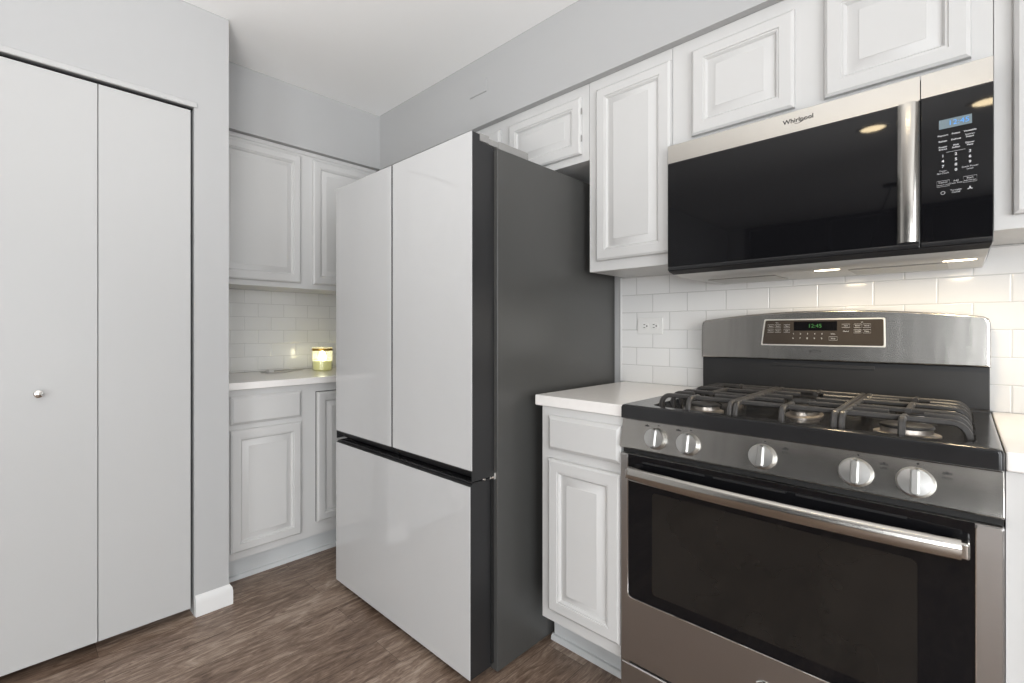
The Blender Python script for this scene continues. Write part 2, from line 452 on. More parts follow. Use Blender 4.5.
for y in (-3.68, -2.6, -1.52): wn.box(3.0, 3.05, y - 0.025, y + 0.025, 0.5, 2.2)
wn.box(3.0, 3.05, -3.7, -1.5, 0.5, 0.55).box(3.0, 3.05, -3.7, -1.5, 2.15, 2.2)
struct('trim_6', wn, 'trim')
struct('added_window_2', MB().box(3.052, 3.058, -3.7, -1.5, 0.5, 2.2), 'pane', False)  # added window, unseen, made up to go with the side daylight fill
# baseboard on the left wall, wrapping the corner
def bb_prof(sgn): return [(0, FL), (0.0135, FL), (0.0135, 0.035), (0.011, 0.052), (0.006, 0.058), (0.004, 0.0635), (0, 0.0635)]
bb = MB()
def bb_ring(f): return [Vector(f(a, z)) for a, z in bb_prof(1)]
bb.rings([bb_ring(lambda a, z: (WX + a, JY + 0.003, z)), bb_ring(lambda a, z: (WX + a, -1.3105 + a, z)), bb_ring(lambda a, z: (-1.545, -1.3105 + a, z))])
struct('baseboard_left', bb, 'trim')

# closet bifold doors
def bifold(name, y_right, knob_y):
    r = bpy.data.objects.new(name, None); COL.objects.link(r); r.location = (WX - 0.03, y_right - 0.3, FL); r['kind'] = 'structure'
    panels = []
    for k in range(2):
        a1 = y_right - 0.0035 - k * 0.3020; a0 = a1 - 0.2995
        p = MB().box(WX - 0.034, WX - 0.0042, a0, a1, 0.016, OT - 0.0195, 0.0012).build('door_panel', 'door', r)
        panels.append(p)
    kn = MB().lathe((WX - 0.0041, knob_y, 0.9335), (1, 0, 0), [(0.0001, 0), (0.011, 0), (0.012, 0.002), (0.0085, 0.005), (0.006, 0.010), (0.0075, 0.014),
                    (0.0125, 0.018), (0.0138, 0.022), (0.0125, 0.026), (0.0075, 0.029), (0.0001, 0.0298)], 24)
    o = kn.build('door_knob', 'chrome', panels[1]); o['label'] = 'small round chrome knob'
    return r

bifold('door_1', JY - 0.0085, -1.9180)
bifold('door_2', JY - 0.0085 - 0.606, -2.22)

# ================================================================== tiles
struct('wall_backsplash_right', MB().box(-0.345, 2.6, 0.0, 0.006, 0.9225, 1.382), tile_mat('subway_tile_right', 'x', (-0.2764 + 0.07175, 1.303)), False)
struct('trim_4', MB().box(-0.3535, -0.3452, -0.0015, 0.006, 0.9225, 1.382, 0.001), 'trim')
struct('wall_backsplash_back', MB().box(-2.106, -2.1, -1.3105, 0.006, 0.912, 1.39), tile_mat('subway_tile_back', 'y', (-0.80, 1.303), 0.150, 0.0765), False)

# ================================================================== wall cabinets on the range wall
def wall_cab(label, x0, x1, z0, z1, doors, yf=-0.299):
    t = thing('wall_cabinet', ((x0 + x1) / 2, 0, z0), label, 'cabinet', 'white raised-panel wall cabinets')
    b = MB().box(x0, x1, yf, -0.0008, z0, z1, 0.0012)
    b.build('cabinet_body', 'cab', t)
    for d in doors: raised_door('cabinet_door', t, ('y', yf), *d)
    return t

ZT = 2.1415
wall_cab('short white two-door wall cabinet above the refrigerator', -1.205, -0.3275, 1.833, ZT,
         [(-0.7427, -0.3575, 1.8625, 2.0955), (-1.182, -0.7985, 1.8625, 2.0955)])
wall_cab('tall narrow white wall cabinet between refrigerator and microwave', -0.3255, 0.0045, 1.3815, ZT,
         [(-0.2905, 0.0035, 1.4216, 2.0955)])
wall_cab('short white two-door wall cabinet directly above the microwave', 0.0060, 0.7572, 1.7835, ZT,
         [(0.0732, 0.366, 1.8050, 2.0955), (0.4364, 0.7218, 1.8050, 2.0955)])
wall_cab('white wall cabinet at the right edge, beside the microwave', 0.7582, 1.226, 1.3835, ZT,
         [(0.788, 1.205, 1.4150, 2.0955)])
# hinge dots on the door above the refrigerator
for z in (1.925, 2.035):
    MB().tube([(-0.3555, -0.312, z - 0.012), (-0.3555, -0.312, z + 0.012)], 0.0028, 8).build('hinge', 'plastic_grey', COL.objects['wall_cabinet'])

# wall cabinet on the back wall
bt = thing('wall_cabinet', (-1.96, -0.75, 1.381), 'white wall cabinet over the back counter, behind refrigerator top', 'cabinet', 'white raised-panel wall cabinets')
MB().box(-2.0992, -1.815, -1.309, -0.332, 1.3805, 2.1465, 0.0012).build('cabinet_body', 'cab', bt)
raised_door('cabinet_door', bt, ('x', -1.815), -1.272, -0.8295, 1.4085, 2.107)
raised_door('cabinet_door', bt, ('x', -1.815), -0.758, -0.36, 1.4085, 2.107)
MB().box(-1.815, -1.8085, -1.309, -0.332, 2.1225, 2.1345, 0.002).build('top_moulding', 'cab', bt)

# ================================================================== base cabinets and counters
ct = thing('base_cabinet', (-0.155, -0.3, FL), 'white base cabinet between refrigerator and range', 'cabinet')
MB().box(-0.3055, -0.003, -0.637, -0.0008, 0.1507, 0.8848, 0.0012).build('cabinet_body', 'cab', ct)
raised_door('cabinet_door', ct, ('y', -0.637), -0.2718, -0.0045, 0.1935, 0.7117)
slab_drawer('drawer', ct, ('y', -0.637), -0.2718, -0.0045, 0.7425, 0.8577)
tb = MB().box(-0.360, -0.003, -0.490, -0.47, FL, 0.1495, 0.001)
tb.prism([(-0.490, FL), (-0.504, FL), (-0.5025, -0.008), (-0.498, -0.002), (-0.490, 0.0)], 'x', -0.366, -0.003)
tb.build('toe_kick', 'toe', ct)
MB().box(-0.3325, -0.0015, -0.645, -0.0008, 0.8858, 0.9222, 0.005, 3).build('countertop', 'quartz', None)
tag(COL.objects['countertop'], 'short white stone worktop between refrigerator and range', 'countertop')

rt = thing('base_cabinet', (1.1, -0.3, FL), 'white base cabinet right of the range, at frame edge', 'cabinet')
MB().box(0.7632, 1.53, -0.637, -0.0008, 0.1507, 0.8848, 0.0012).build('cabinet_body', 'cab', rt)
raised_door('cabinet_door', rt, ('y', -0.637), 0.818, 1.15, 0.1935, 0.7117)
raised_door('cabinet_door', rt, ('y', -0.637), 1.18, 1.505, 0.1935, 0.7117)
slab_drawer('drawer', rt, ('y', -0.637), 0.818, 1.15, 0.7425, 0.8577)
slab_drawer('drawer', rt, ('y', -0.637), 1.18, 1.505, 0.7425, 0.8577)
MB().box(0.7685, 1.53, -0.56, -0.54, FL, 0.1495, 0.001).build('toe_kick', 'toe', rt)
o = MB().box(0.7628, 1.56, -0.645, -0.0008, 0.8858, 0.9222, 0.005, 3).build('countertop', 'quartz', None)
tag(o, 'white stone worktop right of the range, at frame edge', 'countertop')

kt = thing('base_cabinet', (-1.85, -0.75, FL), 'white base cabinet along the back wall, left of refrigerator', 'cabinet')
MB().box(-2.0992, -1.585, -1.309, -0.0012, 0.097, 0.8775, 0.0012).build('cabinet_body', 'cab', kt)
slab_drawer('drawer', kt, ('x', -1.585), -1.2667, -0.9322, 0.7165, 0.8470)
raised_door('cabinet_door', kt, ('x', -1.585), -1.2667, -0.9322, 0.1330, 0.6924)
raised_door('cabinet_door', kt, ('x', -1.585), -0.8475, -0.43, 0.1665, 0.8320)
MB().box(-1.5862, -1.5835, -0.8510, -0.8478, 0.1665, 0.8345).box(-1.5862, -1.5835, -0.8510, -0.43, 0.8322, 0.8350).build('door_gap_shade', 'black', kt)  # black strips standing in for shade along the corner door's top and left
tb = MB().box(-1.665, -1.645, -1.2960, -0.0012, FL, 0.096, 0.001)
tb.prism([(-1.645, FL), (-1.631, FL), (-1.633, -0.008), (-1.638, -0.002), (-1.645, 0.0)], 'y', -1.2965, -0.0012)
tb.build('toe_kick', 'toe', kt)
o = MB().box(-2.0992, -1.550, -1.3095, -0.0012, 0.8785, 0.911, 0.004, 3).build('countertop', 'quartz', None)
tag(o, 'white stone worktop on the back wall cabinets under the lit jar', 'countertop')

# ================================================================== refrigerator
fx0, fx1 = -1.2763, -0.3845
FY = -0.903
FDY = -0.0105
FB = -0.775           # front of the cabinet body
fr = thing('refrigerator', (-0.848, -0.45, FL), 'large refrigerator with glossy white glass doors and dark grey sides', 'refrigerator')
body = MB().box(fx0 + 0.003, -0.3735, -0.795, -0.012, -0.006, 1.7635, 0.004, 3)
body.build('fridge_body', 'frside', fr)
MB().box(fx0 + 0.012, fx1 - 0.006, -0.8065, -0.795, 0.02, 1.755).build('gasket', 'gasket', fr)
ZH0, ZH1 = 0.655, 0.6905


def fdoor(x0, x1, capl, capr):
    # recessed grip along the bottom edge, closed by a full profile at the outer end
    top, back = 1.795, -0.800
    cv = [(-0.8995, ZH1), (-0.8965, ZH1 - 0.006), (-0.885, ZH1 - 0.020), (-0.873, ZH0 + 0.012), (-0.863, ZH0)]
    pr = [(back, ZH0), (back, 1.766), (-0.866, 1.772), (-0.866, top), (-0.8995, top)] + cv
    mb = MB().prism(pr, 'x', x0 + (0.004 if capl else 0), x1 - (0.004 if capr else 0))
    full = [(back, ZH0), (back, 1.766), (-0.866, 1.772), (-0.866, top), (-0.8995, top), (-0.8995, ZH0)]
    if capl: mb.prism(full, 'x', x0, x0 + 0.004)
    if capr: mb.prism(full, 'x', x1 - 0.004, x1)
    d = mb.build('fridge_door', 'frframe', fr)
    g = MB().box(x0 + 0.0005, x1 - 0.0005, FY, -0.899, ZH1 + 0.0005, 1.796, 0.0012, 2).build('glass_panel', 'frglass', d)
    g['label'] = 'glossy white glass panel'
    return d


fdoor(fx0, -0.8405, True, False)
fdoor(-0.8300, fx1 - 0.004, False, True)
dr = MB().prism([(-0.800, 0.0075), (-0.800, 0.646), (-0.877, 0.646), (-0.894, 0.6425), (-0.8995, 0.6375), (-0.8995, 0.0075)], 'x', fx0, fx1 - 0.012).build('freezer_drawer', 'frframe', fr)
g = MB().box(fx0 + 0.0005, fx1 - 0.0125, FY, -0.899, 0.0065, 0.637, 0.0012, 2).build('glass_panel', 'frglass', dr)
g['label'] = 'glossy white glass panel'
MB().box(fx0 + 0.02, fx1 - 0.006, -0.893, -0.81, 0.646, 0.6505, 0.002).build('grip_lip', 'enamel', dr)
# hinge covers on top
for s in (0, 1):
    hx1 = fx1 - 0.004 if s == 0 else fx0 + 0.09
    hx0 = hx1 - 0.085
    h = MB().box(hx0, hx1, -0.770, -0.610, 1.7637, 1.797, 0.003)
    h.box(hx0 + 0.012, hx1 - 0.002, -0.822, -0.768, 1.7735, 1.793, 0.002)
    h.box(hx0 + 0.02, hx1 + 0.0005, -0.863, -0.820, 1.7745, 1.800, 0.003)
    h.build('hinge_cover', 'plastic_grey', fr)
mh = MB().box(fx1 - 0.05, fx1 - 0.002, -0.818, -0.792, 0.6475, 0.6535, 0.001)
mh.box(fx1 - 0.012, fx1 + 0.006, -0.806, -0.793, 0.646, 0.668, 0.001)
mh.lathe((fx1 - 0.014, -0.838, 0.6475), (0, 0, 1), [(0.009, 0), (0.009, 0.006)], 16)
mh.build('hinge', 'chrome', fr)
for x in (fx0 + 0.06, fx1 - 0.06):
    for y in (-0.66, -0.09):
        MB().lathe((x, y, FL), (0, 0, 1), [(0.020, 0), (0.020, 0.014), (0.012, 0.0139), (0.012, 0.0145)], 16).build('foot', 'black', fr)
MB().box(fx0 + 0.02, fx1 - 0.06, -0.85, -0.82, -0.012, 0.006).build('base_grille', 'black', fr)

# ================================================================== range
X0, X1 = 0.0005, 0.7615
rg = thing('range', (0.381, -0.33, FL), 'stainless steel gas range with five knobs and black cooktop', 'stove')
MB().box(X0 + 0.001, X1 - 0.001, -0.632, -0.012, 0.045, 0.8855, 0.002).build('oven_body', 'blackmetal', rg)
# cooktop tray with sunken well
def rr(x0, x1, y0, y1, z, r=0.02, seg=5):
    pts = []
    for cx, cy, a in ((x1 - r, y1 - r, 0), (x0 + r, y1 - r, 90), (x0 + r, y0 + r, 180), (x1 - r, y0 + r, 270)):
        for i in range(seg + 1):
            t = math.radians(a + 90 * i / seg); pts.append(Vector((cx + r * math.cos(t), cy + r * math.sin(t), z)))
    return pts
WX0, WX1, WY0, WY1 = 0.0735, 0.7275, -0.622, -0.105
ZR = 0.9275
tray = MB().rings([rr(X0, X1, -0.656, -0.0125, 0.8865, 0.006), rr(X0, X1, -0.6605, -0.0125, 0.8885, 0.008), rr(X0, X1, -0.6605, -0.0125, ZR - 0.009, 0.008),
                   rr(X0 + 0.002, X1 - 0.002, -0.6585, -0.0145, ZR - 0.003, 0.008), rr(X0 + 0.007, X1 - 0.007, -0.6535, -0.0195, ZR, 0.008),
                   rr(WX0, WX1, WY0, WY1, ZR, 0.03), rr(WX0 + 0.004, WX1 - 0.004, WY0 + 0.004, WY1 - 0.004, ZR - 0.003, 0.028),
                   rr(WX0 + 0.012, WX1 - 0.012, WY0 + 0.012, WY1 - 0.012, ZR - 0.020, 0.025)])
tray.build('cooktop', 'enamel', rg)
# control panel, leaning out towards its bottom
PT, PB = (-0.6435, 0.8855), (-0.6645, 0.7995)
cp = MB()
yz = [(-0.60, 0.8855), PT, (PB[0], PB[1] + 0.004), (PB[0] + 0.004, PB[1]), (-0.60, PB[1])]
cp.prism(yz, 'x', X0, X1, 0.002, 2)
cpo = cp.build('control_panel', 'steel', rg)
pn = Vector((0, PT[1] - PB[1], -(PT[0] - PB[0]) * -1)).normalized()
pu = Vector((0, PT[0] - PB[0], PT[1] - PB[1])).normalized()
pn = Vector((1, 0, 0)).cross(pu).normalized()        # outward normal (-y, a little +z)
if pn.y > 0: pn = -pn
pr_ = Vector((1, 0, 0))
def on_panel(x, z, out=0.0):
    f = (z - PB[1]) / (PT[1] - PB[1]); y = PB[0] + (PT[0] - PB[0]) * f
    return Vector((x, y, z)) + pn * out
MB().box(X0 + 0.004, X1 - 0.001, -0.648, -0.60, 0.7840, 0.7985, 0.001).build('door_gap_rail', 'black', rg)
for kx in (0.1075, 0.1965, 0.3715, 0.548, 0.642):
    c = on_panel(kx, 0.840)
    k = MB().lathe(c, pn, [(0.0001, 0.0005), (0.030, 0.0005), (0.0305, 0.003), (0.0285, 0.008), (0.0275, 0.016), (0.0262, 0.0195), (0.0001, 0.021)], 36)
    ko = k.build('knob', 'knob', rg)
    gr = MB()
    lp = []
    for hh, wv in ((0.0200, 0.0075), (0.027, 0.0062), (0.0300, 0.0042)):
        ln = 0.0268 - (hh - 0.02) * 0.25
        ring = []
        for i in range(6): t = math.radians(180 * i / 5); ring.append(c + pn * hh + pr_ * (wv * math.cos(t)) + pu * (ln - wv + wv * math.sin(t)))
        for i in range(6): t = math.radians(180 + 180 * i / 5); ring.append(c + pn * hh + pr_ * (wv * math.cos(t)) + pu * (-ln + wv + wv * math.sin(t)))
        lp.append(ring)
    gr.rings(lp).build('knob_grip', 'knob', ko)
for i, kx in enumerate((0.1075, 0.1965, 0.3715, 0.548, 0.642)):
    bx = kx - 0.030 if i < 2 else kx + 0.045
    bz = 0.872 if i < 2 else 0.866
    MB().lathe(on_panel(kx + 0.003, 0.876, 0.0001), pn, [(0.0019, 0), (0.0019, 0.0004)], 10).build('pointer_mark', 'letter_k', cpo)
    fm = MB().text('o8o', 0.0085, on_panel(bx, bz, 0.0003), pr_, pu, bold=0.0003)
    if i >= 2: fm.text(('LITE' if i < 4 else 'HIGH'), 0.006, on_panel(bx, 0.857, 0.0003), pr_, pu, bold=0.0001)
    fm.build('burner_symbol', 'letter_k', cpo)
rm = MB().text('CAUTION: HOT SURFACE', 0.0052, on_panel(0.6985, 0.8205, 0.0003), pr_, pu, bold=0.0002)
rm.text('SURFACE BURNERS ARE HOT', 0.0046, on_panel(0.700, 0.8145, 0.0003), pr_, pu, bold=0.0002)
rm.build('warning_text', 'letter_r', cpo)

# oven door
od = MB()
def rl(x0, x1, z0, z1, y, r=0.012, seg=5, rtop=None):
    pts = []
    for cx, cz, a, q in ((x1, z1, 0, rtop), (x0, z1, 90, rtop), (x0, z0, 180, r), (x1, z0, 270, r)):
        q = r if q is None else q
        ccx = cx - q if a in (0, 270) else cx + q
        ccz = cz - q if a in (0, 90) else cz + q
        for i in range(seg + 1):
            t = math.radians(a + 90 * i / seg); pts.append(Vector((ccx + q * math.cos(t), y, ccz + q * math.sin(t))))
    return pts
od.rings([rl(X0, X1, 0.171, 0.7825, -0.634, 0.004), rl(X0, X1, 0.171, 0.7825, -0.657, 0.004), rl(X0 + 0.003, X1 - 0.003, 0.174, 0.7795, -0.6605, 0.004),
          rl(0.0235, 0.7265, 0.3595, 0.7792, -0.6605, 0.014, 5, 0.001), rl(0.0255, 0.7245, 0.3615, 0.7790, -0.6580, 0.012, 5, 0.001)])
odo = od.build('oven_door', 'steel_dull', rg)
wn_ = MB().rings([rl(0.026, 0.724, 0.362, 0.7822, -0.6582, 0.012, 5, 0.001), rl(0.026, 0.724, 0.362, 0.7822, -0.6608, 0.012, 5, 0.001)])
wo = wn_.build('window_glass', 'blackglass', odo); wo['label'] = 'black glass oven window'
MB().rings([rl(0.098, 0.645, 0.395, 0.685, -0.6609, 0.012), rl(0.098, 0.645, 0.395, 0.685, -0.6611, 0.012)]).build('viewing_area', 'ovenwin', wo)
tl = rl(0.0248, 0.7252, 0.3608, 0.7750, -0.6616, 0.014, 5, 0.001)
MB().tube([tl[11]] + tl[12:24] + [tl[0]], 0.0013, 6, up=(0, 1, 0)).build('window_trim', 'chrome', odo)
# black vent slots above the window
vt = MB()
for a, b in ((0.07, 0.24), (0.26, 0.42), (0.44, 0.63)): vt.box(a, b, -0.6625, -0.6600, 0.7625, 0.7685, 0.001)
vt.build('vent_trim', 'enamel', odo)
# curved handle
hd = MB()
hp = []
hx0, hx1 = 0.034, 0.7175
for i in range(25):
    t = i / 24; x = hx0 + 0.012 + (hx1 - hx0 - 0.024) * t
    hp.append((x, -0.693 - 0.022 * math.sin(math.pi * t) ** 0.8, 0.7355))
lp = []
for i, p in enumerate(hp):
    a = Vector(hp[min(i + 1, 24)]) - Vector(hp[max(i - 1, 0)]); a.normalize()
    nrm = Vector((a.y, -a.x, 0)).normalized()
    lp.append([Vector(p) + nrm * (0.0095 * math.cos(q)) + Vector((0, 0, 0.0198 * math.sin(q))) for q in [2 * math.pi * j / 16 for j in range(16)]])
hd.rings(lp)
for x in (hx0 + 0.012, hx1 - 0.012):
    hd.box(x - 0.012, x + 0.012, -0.699, -0.6597, 0.7195, 0.7515, 0.006, 3)
ho = hd.build('oven_handle', 'steel', odo); ho['label'] = 'curved steel bar handle'
# round emblem under the window
bg = MB().lathe((0.3768, -0.6606, 0.276), (0, -1, 0), [(0.0001, 0), (0.0215, 0), (0.0215, 0.003), (0.0195, 0.004), (0.0180, 0.0022), (0.0001, 0.0022)], 32).build('emblem', 'chrome', odo)
MB().lathe((0.3768, -0.6628, 0.276), (0, -1, 0), [(0.0001, 0), (0.0172, 0), (0.0172, 0.0006), (0.0001, 0.0006)], 32).build('emblem_disc', 'blackmetal', bg)
em = MB()
em.text('GE', 0.0185, (0.3768, -0.6636, 0.276), (1, 0, 0), (0, 0, 1), shear=0.3, space=0.85)
for q in range(4):
    a = math.radians(45 + 90 * q)
    em.tube([(0.3768 + 0.0145 * math.cos(a + u), -0.6636, 0.276 + 0.0145 * math.sin(a + u)) for u in [-0.45 + 0.15 * j for j in range(7)]], 0.0007, 6)
em.build('emblem_letters', 'chrome', bg)
# drawer under the oven
dw = MB().rings([rl(X0, X1, 0.005, 0.1625, -0.634, 0.003), rl(X0, X1, 0.005, 0.1625, -0.655, 0.003), rl(X0 + 0.003, X1 - 0.003, 0.008, 0.1595, -0.658, 0.003)])
dw.box(X0, 0.028, -0.634, -0.6565, 0.1625, 0.1705, 0.0008)
dw.box(0.733, X1, -0.634, -0.6565, 0.1625, 0.1705, 0.0008)
dw.build('warming_drawer', 'steel_dull', rg)
MB().box(0.03, 0.73, -0.60, -0.02, FL, 0.044).build('base_plinth', 'black', rg)

# backguard
BY = -0.052
bl = MB().box(0.0175, 0.7585, BY, -0.012, ZR - 0.004, 1.047, 0.002)
bl.box(0.0175, 0.7585, -0.100, BY + 0.001, ZR - 0.002, ZR + 0.004, 0.002)
bl.box(0.25, 0.52, BY - 0.003, BY, 1.026, 1.036, 0.001)
bgo = bl.build('backguard', 'blackmetal', rg)
op = []
N = 24
for i in range(N + 1):
    t = i / N; x = 0.030 + (0.7475 - 0.030) * t
    op.append((x, 1.186 + 0.0275 * (1 - (2 * t - 1) ** 2)))
def arch(ins):
    pts = [(0.0165 + ins, 1.0465 + ins), (0.7600 - ins, 1.0465 + ins)]
    pts += [(0.7600 - ins, 1.10), (0.7595 - ins, 1.168), (0.756 - ins, 1.180 - ins)]
    for i in range(N + 1):
        x, z = op[N - i]; pts.append((min(max(x, 0.0165 + ins), 0.76 - ins), z - ins))
    pts += [(0.021 + ins, 1.180 - ins), (0.0175 + ins, 1.168), (0.0165 + ins, 1.10)]
    return pts
def al(ins, y): return [Vector((x, y, z)) for x, z in arch(ins)]
cr_ = MB().rings([al(0, -0.012), al(0, -0.060), al(0.002, -0.064), al(0.006, -0.0662)])
cro = cr_.build('backguard_crown', 'steel', bgo); cro['label'] = 'arched stainless steel upper panel'
CY = -0.0662
def quad_loop(pts, y): return [Vector((x, y, z)) for x, z in pts]
dq = [(0.2225, 1.1005), (0.540, 1.1005), (0.5425, 1.104), (0.5415, 1.1795), (0.5385, 1.1825), (0.2345, 1.1825), (0.231, 1.180), (0.2215, 1.104)]
def grow(pts, g):
    cx, cz = 0.3815, 1.1415
    return [(x + (g if x > cx else -g), z + (g if z > cz else -g)) for x, z in pts]
MB().rings([quad_loop(grow(dq, 0.0046), CY + 0.0003), quad_loop(grow(dq, 0.0038), CY - 0.0016), quad_loop(grow(dq, 0.0006), CY - 0.0016), quad_loop(dq, CY - 0.0004)], False, False).build('display_frame', 'bright_trim', cro)
dp = MB().rings([quad_loop(dq, CY + 0.0002), quad_loop(dq, CY - 0.0005)]).build('display_panel', 'panel_brown', cro)
MB().box(0.314, 0.430, CY - 0.0009, CY - 0.0004, 1.1475, 1.1775).build('clock_window', 'blackglass', dp)
MB().text('12:45', 0.017, (0.372, CY - 0.0011, 1.1625), (1, 0, 0), (0, 0, 1)).build('clock_digits', 'digits_green', dp)
kb = MB()
def outline(x0, x1, z0, z1, y, r=0.0004):
    kb.tube([(x0, y, z0), (x1, y, z0), (x1, y, z1), (x0, y, z1)], r, 4, closed=True)
RX, UZ = (1, 0, 0), (0, 0, 1)
yk = CY - 0.0009
for i, t in enumerate(('Bake', 'Broil', 'Clean')):
    x = (0.247, 0.268, 0.294)[i]; outline(x - 0.0085, x + 0.0085, 1.157, 1.168, yk); kb.text(t, 0.0052, (x, yk, 1.1625), RX, UZ)
for i, t in enumerate(('Warm', 'Conv', 'Light')):
    x = (0.246, 0.268, 0.294)[i]; outline(x - 0.0085, x + 0.0085, 1.141, 1.152, yk); kb.text(t, 0.0052, (x, yk, 1.1465), RX, UZ)
kb.text('Oven', 0.004, (0.266, yk, 1.174), RX, UZ)
for i in range(5):
    kb.text(str(i + 1), 0.0072, (0.313 + 0.0195 * i, yk, 1.1365), RX, UZ)
    kb.text(str((i + 6) % 10), 0.0072, (0.312 + 0.0195 * i, yk, 1.1215), RX, UZ)
kb.text('Clock', 0.0052, (0.420, yk, 1.1365), RX, UZ); kb.text('Timer', 0.0052, (0.420, yk, 1.1215), RX, UZ)
outline(0.409, 0.431, 1.1165, 1.1275, yk)
for i, t in enumerate(('Start', 'Timer', 'Clock')):
    x = (0.452, 0.481, 0.503)[i]; outline(x - 0.0095, x + 0.0095, 1.157, 1.168, yk); kb.text(t, 0.0052, (x, yk, 1.1625), RX, UZ)
for i, t in enumerate(('Cancel', 'On/Off', 'Delay')):
    x = (0.452, 0.481, 0.503)[i]
    if i: outline(x - 0.0095, x + 0.0095, 1.140, 1.151, yk)
    kb.text(t, 0.0052, (x, yk, 1.1455), RX, UZ)
kb.text('Set', 0.004, (0.492, yk, 1.174), RX, UZ)
kb.build('display_lettering', 'letter_w', dp)
MB().text('adora', 0.0135, (0.372, CY - 0.0004, 1.0795), RX, UZ, shear=0.25).build('crown_lettering', 'letter_k', cro)

# burners
def burner(x, y, r, oval=1.0):
    zb = ZR - 0.0198
    b = MB().lathe((x, y, zb), (0, 0, 1), [(r * 1.25, 0), (r * 1.25, 0.004), (r * 0.98, 0.007), (r * 0.95, 0.016), (r * 0.7, 0.017)], 32, oval, (0, 1, 0)).build('burner', 'alu', rg)
    MB().lathe((x, y, zb + 0.0172), (0, 0, 1), [(r, 0), (r * 1.03, 0.002), (r * 1.0, 0.006), (r * 0.85, 0.008), (0.001, 0.0085)], 32, oval, (0, 1, 0)).build('burner_cap', 'cap', b)
burner(0.178, -0.485, 0.040); burner(0.178, -0.235, 0.033); burner(0.618, -0.485, 0.047); burner(0.618, -0.235, 0.036); burner(0.400, -0.36, 0.034, 2.0)

# grates: three sections of bars with down-curved ends
ZG = 0.9555           # height of the bar axis
ZW = ZR - 0.019
def arc_end(p, d, r=0.026):
    """points of a bar end at p that turns down to the well, d = outward direction"""
    p = Vector(p); d = Vector(d); out = []
    h = ZG - ZW
    for i in range(8):
        t = math.pi / 2 * i / 7
        out.append(p + d * (r * math.sin(t)) + Vector((0, 0, -(h * 0.72) * (1 - math.cos(t)))))
    out.append(p + d * (r * 1.02) + Vector((0, 0, -h)))
    return out
def bar(mb, a, b, ca, cb, sq=(0.0125, 0.0125)):
    a = Vector((a[0], a[1], ZG)); b = Vector((b[0], b[1], ZG)); d = (b - a).normalized(); pts = []
    if ca: pts += list(reversed(arc_end(a + d * 0.026, -d)))
    else: pts.append(a)
    if cb: pts += arc_end(b - d * 0.026, d)
    else: pts.append(b)
    side = Vector((0, 0, 1)).cross(d)
    # sweep with a fixed sideways vector so the down-turned ends do not twist
    loops = []
    n = len(pts)
    for i, p in enumerate(pts):
        t = (pts[min(i + 1, n - 1)] - pts[max(i - 1, 0)]).normalized(); u = t.cross(side).normalized()
        w_, h_ = sq[0] / 2, sq[1] / 2; k = 0.003
        sec = [(w_, h_ - k), (w_ - k, h_), (-w_ + k, h_), (-w_, h_ - k), (-w_, -h_ + k), (-w_ + k, -h_), (w_ - k, -h_), (w_, -h_ + k)]
        loops.append([p + side * x + u * y for x, y in sec])
    mb.rings(loops)
gy0, gy1 = -0.612, -0.118
def side_grate(x0, x1, left, bx):
    g = MB()
    inner = x1 if left else x0
    outer = x0 if left else x1
    for y in (-0.565, -0.425, -0.30, -0.165):
        if y in (-0.565, -0.165, -0.425, -0.30):
            a, b = (x0, x1) if left else (x0, x1)
            bar(g, (a, y), (b, y), left, not left)
    bar(g, (inner, gy0), (inner, gy1), True, True)
    bar(g, (bx, gy0), (bx, -0.535), True, False); bar(g, (bx, -0.435), (bx, -0.285), False, False); bar(g, (bx, -0.185), (bx, gy1), False, True)
    mid = (bx + outer) / 2 + (0.012 if left else -0.012)
    for yb in (-0.485, -0.235):
        bar(g, (outer, yb), (bx + (-0.030 if left else 0.030), yb), left, False) if left else bar(g, (bx + 0.030, yb), (outer, yb), False, True)
        bar(g, (bx + (0.030 if left else -0.030), yb), (inner, yb), False, False)
    return g.build('grate', 'iron', rg)
side_grate(0.083, 0.283, True, 0.178)
side_grate(0.517, 0.718, False, 0.618)
g = MB()
for x in (0.297, 0.503): bar(g, (x, gy0), (x, gy1), True, True)
bar(g, (0.400, gy0), (0.400, -0.50), True, False); bar(g, (0.400, -0.22), (0.400, gy1), False, True)
for y in (-0.565, -0.165): bar(g, (0.297, y), (0.503, y), False, False)
for y in (-0.455, -0.36, -0.265):
    bar(g, (0.297, y), (0.372, y), False, False); bar(g, (0.428, y), (0.503, y), False, False)
g.build('grate', 'iron', rg)

# ================================================================== microwave
MX0, MX1 = 0.0075, 0.7565
mw = thing('microwave', (0.381, -0.17, 1.32), 'black and stainless over-the-range microwave under the cabinets', 'microwave')
MB().box(MX0 + 0.001, MX1 - 0.001, -0.312, -0.0012, 1.352, 1.7815, 0.002).build('microwave_body', 'blackmetal', mw)
MY = -0.345
# door with steel strip on top
dd = MB().box(MX0, 0.6345, MY + 0.0015, -0.313, 1.3525, 1.780, 0.0015)
ddo = dd.build('microwave_door', 'enamel', mw)
MB().box(MX0, 0.6345, MY - 0.0005, MY + 0.004, 1.7195, 1.7805, 0.0008).build('door_strip', 'steel', ddo)
MB().box(MX0 + 0.0002, 0.5925, MY, MY + 0.0035, 1.366, 1.7175, 0.001).build('window_glass', 'blackglass', ddo)
MB().box(MX0 + 0.0002, 0.634, MY - 0.001, MY + 0.004, 1.3535, 1.3645, 0.002).build('door_lip', 'enamel', ddo)
hq = MB()
loops = []
for i in range(9):
    t = -1 + 2 * i / 8; x = 0.6125 + 0.0195 * t
    loops.append((x, MY - 0.012 + 0.004 * t * t + 0.004 * t ** 8))
hq.prism([(x, y) for x, y in loops] + [(0.632, MY + 0.002), (0.593, MY + 0.002)], 'z', 1.3685, 1.7185, 0.001)
